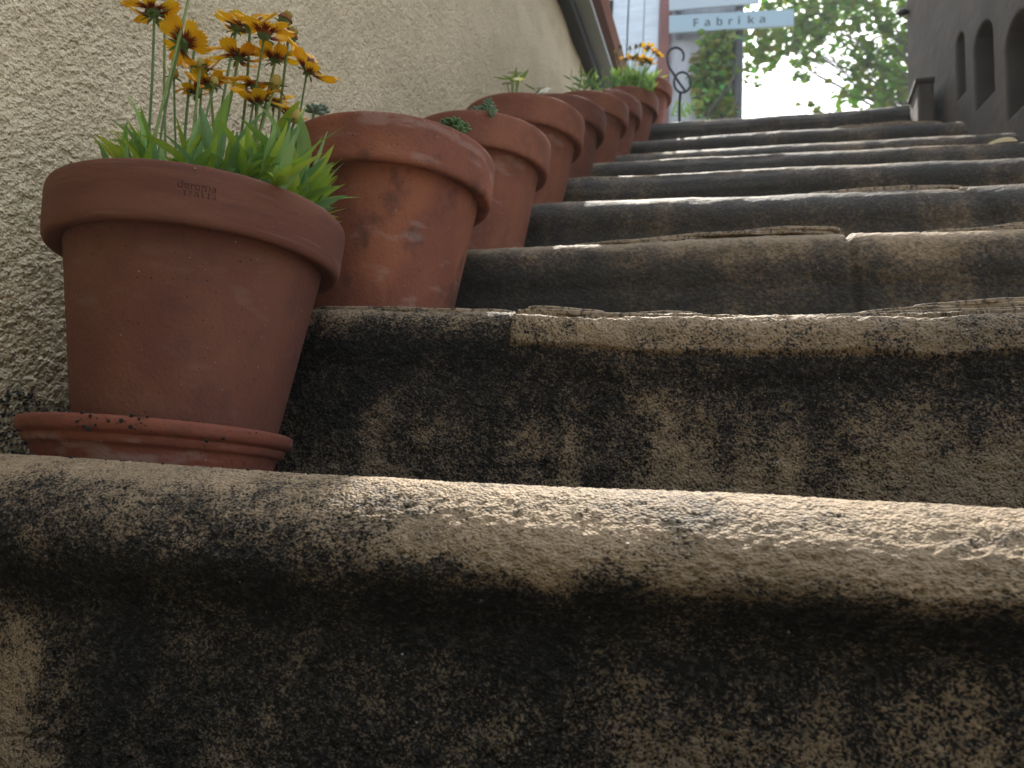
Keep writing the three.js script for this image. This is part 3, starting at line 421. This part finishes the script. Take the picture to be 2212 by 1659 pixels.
// succulents and flowers in the pots further up
const sucM = [leafMat([0.20, 0.29, 0.19], 0.1), leafMat([0.13, 0.23, 0.10], 0.1), leafMat([0.24, 0.31, 0.23], 0.1)];
const fat = (() => { const g = new THREE.SphereGeometry(0.5, 7, 5); const p = g.attributes.position; for (let i = 0; i < p.count; i++) { const z = p.getZ(i) + 0.5; p.setXYZ(i, p.getX(i) * (0.35 + 0.25 * z) , p.getY(i) * 0.3, z); } g.computeVertexNormals(); return g; })();
function rosette(parent, p, L, n, m) { for (let i = 0; i < n; i++) { const o = part('succulent_leaf', fat, m, parent); o.position.copy(p); o.rotation.set(-(0.15 + 1.15 * i / n), i * 2.4, 0, 'YXZ'); o.scale.setScalar(L * (1 - 0.45 * i / n)); } }
{
  let t = thing('succulent', 'small pale succulent rosettes peeping over the stained second pot', 'succulent');
  for (const [px, py, z, L] of [[678, 243, -0.84, 0.017], [694, 240, -0.86, 0.014], [980, 272, -0.83, 0.016], [1000, 279, -0.83, 0.013], [990, 284, -0.81, 0.012], [962, 268, -0.84, 0.010]]) { const p = at(px, py, z); rosette(t, p, L, 16, sucM[px < 800 ? 2 : 1]); part('stem', tube([V(p.x, POT[2].y + POT[2].H - 0.02, p.z + 0.0), p.clone().add(V(0, -0.01, 0)), p], 0.002, 4, 5), STEMS[1], t); }
  t = thing('succulent', 'two grey-green sedum tufts standing in the third pot', 'succulent');
  for (const [px, py, z, h] of [[1030, 243, -1.02, 0.012], [1054, 236, -1.02, 0.03], [1062, 243, -1.01, 0.015], [1046, 240, -1.03, 0.018]]) { const p = at(px, py, z), s = Math.max(4, Math.round(h / 0.005)); for (let i = 0; i < s; i++) rosette(t, p.clone().add(V(rr(-0.002, 0.002), h * (i / s - 0.5), rr(-0.002, 0.002))), 0.011, 8, sucM[0]); part('stem', tube([V(p.x, POT[3].y + POT[3].H - 0.015, p.z), p.clone().add(V(0, h * 0.5, 0))], 0.002, 4, 5), STEMS[1], t); }
  t = thing('primrose_plant', 'pale primroses, white and yellow, in the fourth pot', 'flowering plant');
  const white = leafMat([0.8, 0.8, 0.66], 0.3), yellow = leafMat([0.82, 0.74, 0.18], 0.3), petG = leafGeo(0.018, 0.014, 0.4, 0.1, 6);
  const c4 = POT[4], base4 = V(c4.x, c4.y + c4.H - 0.02, c4.z + 0.06);
  for (const [px, py, z, col] of [[1104, 168, -1.33, 1], [1118, 160, -1.34, 0], [1121, 172, -1.31, 1], [1096, 181, -1.32, 0], [1168, 192, -1.31, 0], [1177, 196, -1.30, 0], [1108, 158, -1.35, 0]]) {
    const p = at(px, py, z), f = new THREE.Group(); f.name = 'flower'; t.add(f); f.position.copy(p); f.rotation.set(rr(0.2, 0.9), rr(-1, 1), rr(-0.3, 0.3));
    for (let i = 0; i < 5; i++) { const b = part('petal', petG, col && i < 4 ? yellow : white, f); b.rotation.set(-0.25, i * 1.257, 0, 'YXZ'); b.scale.setScalar(0.75); }
    part('stem', tube([base4.clone().add(V((p.x - base4.x) * 0.8, 0, rr(-0.01, 0.01))), base4.clone().lerp(p, 0.6), p], 0.0014, 8, 5), STEMS[0], t);
  }
  for (const [px, py, z, az, el, L] of [[1100, 172, -1.32, -1.4, 0.1, 0.035], [1112, 178, -1.32, 0.4, 0.9, 0.03], [1110, 180, -1.32, -0.8, 0.7, 0.03], [1120, 172, -1.32, 1.4, 0.5, 0.028], [1158, 196, -1.31, -1.2, 0.4, 0.03], [1112, 186, -1.33, 1.6, 1.2, 0.03], [1125, 178, -1.33, 1.2, 0.8, 0.028]]) putLeaf(t, at(px, py, z), az, el, L, GREENS[1]);
  t = thing('leafy_plant', 'dark green leafy tuft in the sixth pot against the wall', 'plant');
  for (let i = 0; i < 60; i++) { const p = at(rr(1232, 1300), rr(165, 200), -1.93 + rr(-0.05, 0.06)); putLeaf(t, p, rnd() * 6.28, rr(0, 1.3), rr(0.022, 0.04), GREENS[[1, 3][i % 2]], rr(-1, 1)); }
  for (let i = 0; i < 6; i++) { const p = at(rr(1238, 1296), rr(170, 185), -1.93); part('stem', tube([V(p.x + rr(-0.01, 0.02), POT[6].y + POT[6].H - 0.02, -1.93), p], 0.0015, 4, 5), STEMS[1], t); }
  t = thing('coreopsis_plant', 'far coreopsis with orange flowers above the eighth pot', 'flowering plant');
  const b8 = V(POT[8].x, POT[8].y + POT[8].H - 0.02, POT[8].z);
  for (const [px, py, k, ty] of [[1400, 105, 0, 0.3], [1412, 112, 0, 0.6], [1420, 118, 0, 0.8], [1352, 128, 0, 0.1], [1368, 126, 0, 0.2], [1382, 128, 0, 0.1], [1396, 130, 0, 0.2], [1404, 136, 0, 0.3], [1386, 138, 0, 0.2], [1374, 101, 2, 0.1], [1340, 102, 2, 0.1], [1384, 98, 2, 0.2], [1361, 103, 1, 0.1], [1328, 112, 1, 0], [1376, 118, 1, 0]]) {
    const p = at(px, py, -2.5 + rr(-0.05, 0.05)); flower(t, p, V(ty, 1, rr(-0.2, 0.5)), 1.0, k);
    part('stem', tube([b8.clone().add(V((p.x - b8.x) * 0.5, 0, rr(-0.05, 0.05))), b8.clone().lerp(p, 0.6), p], 0.0014, 8, 5), STEMS[0], t);
  }
  for (let i = 0; i < 240; i++) { const px = rr(1318, 1412), lo = 186, p = at(px, lerp(146, lo, Math.pow(rnd(), 0.6)) + 14 * Math.abs((px - 1368) / 45), -2.5 + rr(-0.08, 0.08)); putLeaf(t, p, rnd() * 6.28, rr(0.2, 1.3), rr(0.03, 0.055), GREENS[[0, 1, 3, 4][i % 4]], rr(-0.8, 0.8)); }
  t = thing('leafy_plant', 'broad leaves lying over the rim of the last pot', 'plant');
  for (const [px, py, az, el, L] of [[1400, 178, 1.5, 0.05, 0.085], [1395, 182, 1.7, 0.2, 0.06], [1420, 182, -0.4, 0.6, 0.05], [1405, 174, 1.2, 0.7, 0.06], [1390, 178, -1.4, 0.4, 0.06]]) putLeaf(t, at(px, py, -2.74), az, el, L, GREENS[2]);
  part('stem', tube([V(POT[9].x, POT[9].y + POT[9].H - 0.02, -2.76), at(1400, 180, -2.74)], 0.002, 6, 5), STEMS[0], t);
}

// ---------------------------------------------------------------- porch at the head of the stairs
const FZ = -6.4;
{
  const blue = (a) => new THREE.MeshStandardMaterial({ map: tex(256, 256, (u, v) => { const n = 0.8 + 0.4 * fbm(u * 6, v * 60, 501 + a, 3); return [0.50 * n, 0.585 * n, 0.67 * n]; }), roughness: 0.6 });
  const red = new THREE.MeshStandardMaterial({ map: tex(128, 256, (u, v) => { const n = 0.7 + 0.6 * fbm(u * 30, v * 6, 505, 3); return [0.17 * n, 0.06 * n, 0.05 * n]; }), roughness: 0.6 });
  const greyW = new THREE.MeshStandardMaterial({ map: tex(256, 256, (u, v) => { const n = 0.7 + 0.6 * fbm(u * 14, v * 14, 507, 4); return [0.36 * n, 0.39 * n, 0.43 * n]; }), roughness: 0.9 });
  const Y = 1.376, X = (px, py = 100) => at(px, py, FZ).x, TOPY = 4.58;
  const ph = thing('porch_front', 'porch front with red posts, pale blue door and grey wall', 'porch');
  part('wall', box(X(1448), X(1603), Y, TOPY, FZ - 0.2, FZ), greyW, ph);
  const door = part('door', box(X(1316), X(1424), Y, TOPY, FZ - 0.07, FZ - 0.03), blue(0), ph);
  for (const [a, b] of [[1320, 1352], [1355, 1387], [1390, 1421]]) part('plank', chamferBox(X(a), X(b), Y + 0.01, TOPY - 0.01, FZ - 0.03, FZ - 0.012, 0.003), blue(1), door);
  part('post', chamferBox(X(1268), X(1313), Y, TOPY, FZ - 0.05, FZ + 0.02), red, ph);
  part('post', chamferBox(X(1424), X(1448), Y, TOPY, FZ - 0.05, FZ + 0.03), red, ph);
  const gp = part('post', chamferBox(X(1588), X(1606), Y, TOPY - 0.1, FZ + 0.001, FZ + 0.05), std([0.10, 0.105, 0.115], 0.8), ph);
  for (const py of [146, 230]) { const p = at(1592, py, FZ + 0.05); part('bracket', chamferBox(p.x - 0.02, p.x + 0.012, p.y - 0.03, p.y + 0.03, FZ + 0.051, FZ + 0.062, 0.003), std([0.03, 0.03, 0.04], 0.5), gp); }
  part('wall', box(WX - 0.4, X(1268), Y, TOPY, FZ - 0.1, FZ - 0.02), greyW, ph);
  // the two hanging boards
  const boards = [['name_sign', 'pale blue board lettered Fabrika, hung from the red post', 'sign', [[1446, 34], [1714, 20], [1714, 55], [1446, 71]], FZ + 0.12], ['cross_board', 'plain pale blue board above the lettered sign', 'board', [[1446, -3], [1640, -12], [1640, 6], [1446, 22]], FZ + 0.12]];
  for (const [nm, lab, cat, q, z] of boards) {
    const t = thing(nm, lab, cat), p = q.map(([x, y]) => at(x, y, z)), s = new THREE.Shape(); s.moveTo(p[0].x, p[0].y); s.lineTo(p[3].x, p[3].y); s.lineTo(p[2].x, p[2].y); s.lineTo(p[1].x, p[1].y); s.closePath();
    const g = new THREE.ExtrudeGeometry(s, { depth: 0.014, bevelEnabled: true, bevelSize: 0.002, bevelThickness: 0.002, bevelSegments: 1 }); g.translate(0, 0, z - 0.016);
    part('panel', g, std([0.34, 0.42, 0.48], 0.6), t);
    for (const e of [0.05, 0.55]) part('batten', chamferBox(p[0].x + e, p[0].x + e + 0.04, p[3].y - 0.0, p[0].y - 0.02, z - 0.11, z - 0.0185, 0.002), std([0.2, 0.24, 0.28], 0.7), t);
    if (nm === 'name_sign') {
      const c = document.createElement('canvas'); c.width = 1024; c.height = 160; const k = c.getContext('2d'); k.clearRect(0, 0, 1024, 160); k.fillStyle = '#8ba3b0'; k.fillRect(0, 0, 1024, 160); k.fillStyle = '#37474f'; k.font = 'bold 104px sans-serif'; k.textBaseline = 'alphabetic';
      let x = 196; for (const ch of 'Fabrika') { k.fillText(ch, x, 116); x += 98 - (ch === 'r' || ch === 'i' ? 18 : 0); }
      const ct = new THREE.CanvasTexture(c); ct.colorSpace = THREE.SRGBColorSpace;
      const f = new THREE.BufferGeometry().setFromPoints([p[3], p[2], p[1], p[0]].map((a) => V(a.x, a.y, z + 0.0025))); f.setAttribute('uv', new THREE.Float32BufferAttribute([0, 0, 1, 0, 1, 1, 0, 1], 2)); f.setIndex([0, 1, 2, 0, 2, 3]); f.computeVertexNormals();
      part('lettering', f, new THREE.MeshStandardMaterial({ map: ct, roughness: 0.5 }), t);
    }
  }
  // climbing vine on the grey wall
  const vine = thing('climbing_vine', 'green leafy vine climbing the grey porch wall', 'vine');
  part('stem', tube([at(1525, 252, FZ + 0.2), at(1545, 225, FZ + 0.22), at(1580, 175, FZ + 0.2), at(1592, 120, FZ + 0.12)], 0.014, 20, 7, 0.4), std([0.06, 0.05, 0.045], 0.9), vine);
  part('stem', tube([at(1560, 254, FZ + 0.03), at(1540, 180, FZ + 0.03), at(1552, 100, FZ + 0.03), at(1545, 66, FZ + 0.03)], 0.01, 20, 7, 0.5), std([0.06, 0.05, 0.045], 0.9), vine);
  const N = 900, inst = new THREE.InstancedMesh(leafGeo(0.07, 0.046, 0.5, 0.25, 5), leafMat([0.17, 0.28, 0.09], 0.35), N), M = new THREE.Matrix4(), q = new THREE.Quaternion(), e = new THREE.Euler(), col = new THREE.Color(); let n = 0;
  while (n < N) { const py = rr(68, 252), w = 22 + 30 * fbm(py / 30, 3, 511, 2), px = 1545 + rr(-1, 1) * w + 8 * Math.sin(py / 40); if (px > 1586 || fbm(px / 16, py / 16, 513, 3) < 0.43) { if (rnd() < 0.9) continue; } if (px > 1590) continue; const p = at(px, py, FZ + rr(0.03, 0.2)); e.set(rr(-0.9, 1.2), rnd() * 6.28, rr(-1, 1)); q.setFromEuler(e); M.compose(p, q, V(1, 1, 1).multiplyScalar(rr(0.7, 1.3))); inst.setMatrixAt(n, M); inst.setColorAt(n, col.setRGB(rr(0.6, 1.5), rr(0.7, 1.25), rr(0.4, 1.1))); n++; }
  inst.name = 'foliage'; inst.userData.kind = 'stuff'; shade(inst); vine.add(inst);
  // wrought-iron scroll standing on the landing
  const iron = thing('iron_scroll', 'black wrought-iron scroll stand beside the last pot', 'ironwork'), im = std([0.012, 0.013, 0.02], 0.42, { metalness: 0.6 }), IZ = -2.96;
  const bot = [], hook = [[1475, 131], [1477, 119], [1472, 108], [1462, 103], [1450, 106], [1441, 118], [1441, 130], [1446, 145], [1455, 159], [1465, 175], [1474, 188], [1481, 198]];
  part('upper_curl', tube(hook.map(([x, y]) => at(x, y, IZ)), 0.0052, 70, 8), im, iron);
  for (let i = 0; i <= 28; i++) { const a = (190 - i * 13) * rad; bot.push(at(1474 + Math.cos(a) * 18, 178 - Math.sin(a) * 22, IZ + 0.012)); }
  part('lower_ring', tube(bot, 0.0048, 60, 8), im, iron);
  part('leg', tube([at(1470, 199, IZ), at(1468, 225, IZ), V(at(1470, 250, IZ).x, 1.39, IZ)], 0.006, 12, 8), im, iron);
  const foot = at(1470, 250, IZ); part('foot', chamferBox(foot.x - 0.05, foot.x + 0.05, 1.388, 1.397, IZ - 0.04, IZ + 0.04, 0.002), im, iron);
  const sp = thing('leafy_plant', 'low dark plant at the foot of the iron scroll', 'plant');
  for (let i = 0; i < 70; i++) putLeaf(sp, at(rr(1452, 1500), rr(226, 258), -3.02 + rr(-0.06, 0.05)), rnd() * 6.28, rr(0.1, 1.3), rr(0.022, 0.04), GREENS[[1, 3][i % 2]], rr(-1, 1));
}

// ---------------------------------------------------------------- dark wall on the right
{
  const m = new THREE.MeshStandardMaterial({ map: tex(512, 512, (u, v) => { const n = fbm(u * 12, v * 12, 521, 4), f = 0.6 + 0.8 * n; return [0.054 * f, 0.044 * f, 0.034 * f]; }), roughness: 0.92 });
  m.bumpMap = tex(512, 512, (u, v) => fbm(u * 40, v * 40, 523, 4), { srgb: false }); m.bumpScale = 0.002;
  const t = thing('side_wall', 'tall dark stone wall with narrow niches right of the stairs', 'wall');
  // the side face follows a line that opens slightly towards the viewer; arched recesses stand between its columns
  const z0 = -2.78, z1 = -1.2, y0 = 0.4, y1 = 2.9, slope = 0.165, faceX = (z) => 0.47 + (z - z0) * slope;
  const hit = (px, py) => { const d = at(px, py, -1); const k = (0.47 - z0 * slope) / (d.x + slope); return d.multiplyScalar(k); };   // sight line met with that face
  const along = (p) => (p.z - z0) * Math.hypot(1, slope), face = new THREE.Shape();
  face.moveTo(0, y0); face.lineTo((z1 - z0) * Math.hypot(1, slope), y0); face.lineTo((z1 - z0) * Math.hypot(1, slope), y1); face.lineTo(0, y1); face.closePath();
  for (const [a0, a1, ty, by] of [[2062, 2084, 66, 214], [2100, 2146, 42, 226], [2168, 2232, 18, 240]]) {
    const a = hit(a0, (ty + by) / 2), b = hit(a1, (ty + by) / 2), u0 = along(a), u1 = along(b), top = hit((a0 + a1) / 2, ty).y, bot = hit((a0 + a1) / 2, by).y, r = (u1 - u0) / 2, h = new THREE.Path();
    h.moveTo(u0, bot); h.lineTo(u0, top - r); h.absarc((u0 + u1) / 2, top - r, r, Math.PI, 0, true); h.lineTo(u1, bot); h.closePath(); face.holes.push(h);
  }
  const place = (o) => { o.position.set(0.47, 0, z0); o.rotation.y = Math.atan(slope) - Math.PI / 2; return o; };
  const fg = new THREE.ExtrudeGeometry(face, { depth: 0.1, bevelEnabled: true, bevelSize: 0.006, bevelThickness: 0.006, bevelSegments: 2, curveSegments: 16 }); fg.translate(0, 0, -0.108);
  place(part('arcade', fg, m, t)); place(part('recess_back', box(0.002, 1.55, y0, y1 - 0.01, -0.6, -0.115), m, t));
  const lampP = at(1946, 40, -2.8); part('iron_knob', (() => { const g = lathe([[0.001, -0.02], [0.008, -0.017], [0.013, -0.006], [0.013, 0.006], [0.007, 0.016], [0.001, 0.019]], 14); g.rotateZ(Math.PI / 2); g.translate(0.455, lampP.y, -2.765); return g; })(), std([0.02, 0.02, 0.025], 0.5), t);
  const b = thing('stone_block', 'squat dark stone block against the right wall near the top', 'block');
  const q = at(2018, 172, -2.46), by = stepY(8, 0.45) - 0.004; part('block', chamferBox(0.445, 0.49, by, q.y, -2.6, -2.47, 0.008), m, b); part('cap', chamferBox(0.438, 0.492, q.y + 0.001, q.y + 0.014, -2.605, -2.463, 0.005), m, b);
}
{ // pale dry leaf lying on the sixth step
  const t = thing('fallen_leaf', 'pale dry leaf lying on a step at the right', 'leaf'), p = at(2168, 305, -1.79), g = leafGeo(0.06, 0.022, 0.5, 0.35, 10); g.rotateX(-0.25); g.rotateY(-1.75); const o = part('blade', g, leafMat([0.75, 0.72, 0.5], 0.25), t); o.position.set(p.x + 0.03, stepY(6, p.x) + 0.006, -1.805);
}

// ---------------------------------------------------------------- tree beyond the landing
{
  const t = thing('broadleaf_tree', 'broadleaf tree with light green leaves against the white sky', 'tree'), bark = std([0.06, 0.05, 0.04], 0.95);
  const root = V(3.0, 1.37, -10.8), fork = V(2.85, 4.4, -10.7);
  part('trunk', tube([root, V(2.95, 2.8, -10.8), fork, V(2.6, 6.6, -10.5), V(2.4, 8, -10.3)], 0.2, 30, 10, 0.75), bark, t);
  const clumps = [];
  const add = (px, py, z, r, n) => { const p = at(px, py, z); clumps.push({ p, r, n }); };
  const cl = [[1622, 100, 0.3, 130], [1612, 150, 0.22, 60], [1640, 75, 0.3, 130], [1625, 45, 0.25, 70], [1672, 110, 0.25, 80], [1690, 75, 0.3, 130], [1650, 130, 0.2, 50], [1720, 100, 0.26, 90], [1740, 60, 0.3, 120], [1755, 20, 0.32, 150], [1790, 35, 0.3, 130], [1820, 10, 0.3, 140], [1715, 20, 0.28, 90], [1690, -10, 0.32, 130], [1770, 85, 0.22, 55], [1745, 130, 0.2, 45], [1735, 160, 0.17, 38], [1840, 60, 0.22, 60], [1860, 95, 0.24, 70], [1880, 130, 0.26, 100], [1850, 150, 0.24, 85], [1905, 160, 0.26, 110], [1885, 190, 0.22, 75], [1930, 120, 0.26, 100], [1945, 180, 0.26, 120], [1925, 215, 0.22, 90], [1900, 222, 0.18, 50], [1850, 205, 0.17, 34], [1820, 210, 0.15, 26], [1925, 60, 0.26, 90], [1900, 30, 0.26, 90], [1950, 20, 0.26, 60], [1870, 10, 0.28, 100], [1758, 240, 0.1, 14], [1742, 222, 0.07, 8], [1640, 190, 0.1, 10], [1880, 236, 0.14, 30], [1800, 130, 0.1, 8], [1960, 90, 0.3, 120], [1975, 200, 0.3, 120], [1960, 240, 0.25, 90]];
  for (const [px, py, r, n] of cl) add(px, py, -10 + rr(-1.2, 1.2), r * 1.22, Math.round(n * 0.62));
  for (let i = 0; i < 26; i++) { const x = rr(0.6, 4.6), y = rr(7.2, 8.8); clumps.push({ p: V(x, y, rr(-12, -9)), r: 0.5, n: 90 }); }
  for (let i = 0; i < 14; i++) clumps.push({ p: V(rr(2.3, 4.8), rr(4.4, 7.2), rr(-12, -9)), r: 0.5, n: 90 });
  clumps.forEach((c, i) => { if (i % 2 && i > 40) return; const mid = fork.clone().lerp(c.p, 0.55).add(V(rr(-0.2, 0.2), rr(0, 0.35), rr(-0.2, 0.2))); part('branch', tube([fork.clone().add(V(0, rr(-0.4, 1.6), 0)).setX(2.8), mid, c.p.clone().add(V(rr(-0.1, 0.1), 0.06, 0))], 0.022, 12, 5, 0.75), bark, t); });
  const total = clumps.reduce((a, c) => a + c.n, 0), inst = new THREE.InstancedMesh(leafGeo(0.125, 0.082, 0.5, 0.2, 5), new THREE.MeshPhysicalMaterial({ color: lin(0.085, 0.155, 0.010), roughness: 0.6, transmission: 0.42, specularIntensity: 0.3, thickness: 0, side: THREE.DoubleSide }), total), M = new THREE.Matrix4(), q = new THREE.Quaternion(), e = new THREE.Euler(), col = new THREE.Color(); let n = 0;
  for (const c of clumps) for (let i = 0; i < c.n; i++) { const d = V(rr(-1, 1), rr(-1, 1), rr(-1, 1)); if (d.length() > 1) d.normalize().multiplyScalar(rnd()); d.multiplyScalar(c.r); d.y *= 0.8; e.set(rr(-0.6, 1.5), rnd() * 6.28, rr(-0.9, 0.9)); q.setFromEuler(e); const s = rr(0.6, 1.15); M.compose(c.p.clone().add(d), q, V(s, s, s)); inst.setMatrixAt(n, M); inst.setColorAt(n, col.setRGB(rr(0.7, 1.5), rr(0.8, 1.3), rr(0.5, 1.2))); n++; }
  inst.name = 'crown'; inst.userData.kind = 'stuff'; shade(inst); t.add(inst);
}
scene.fog = new THREE.FogExp2(lin(0.80, 0.88, 0.95), 0.005);   // the pale air that veils the head of the stairs
renderer.render(scene, camera);
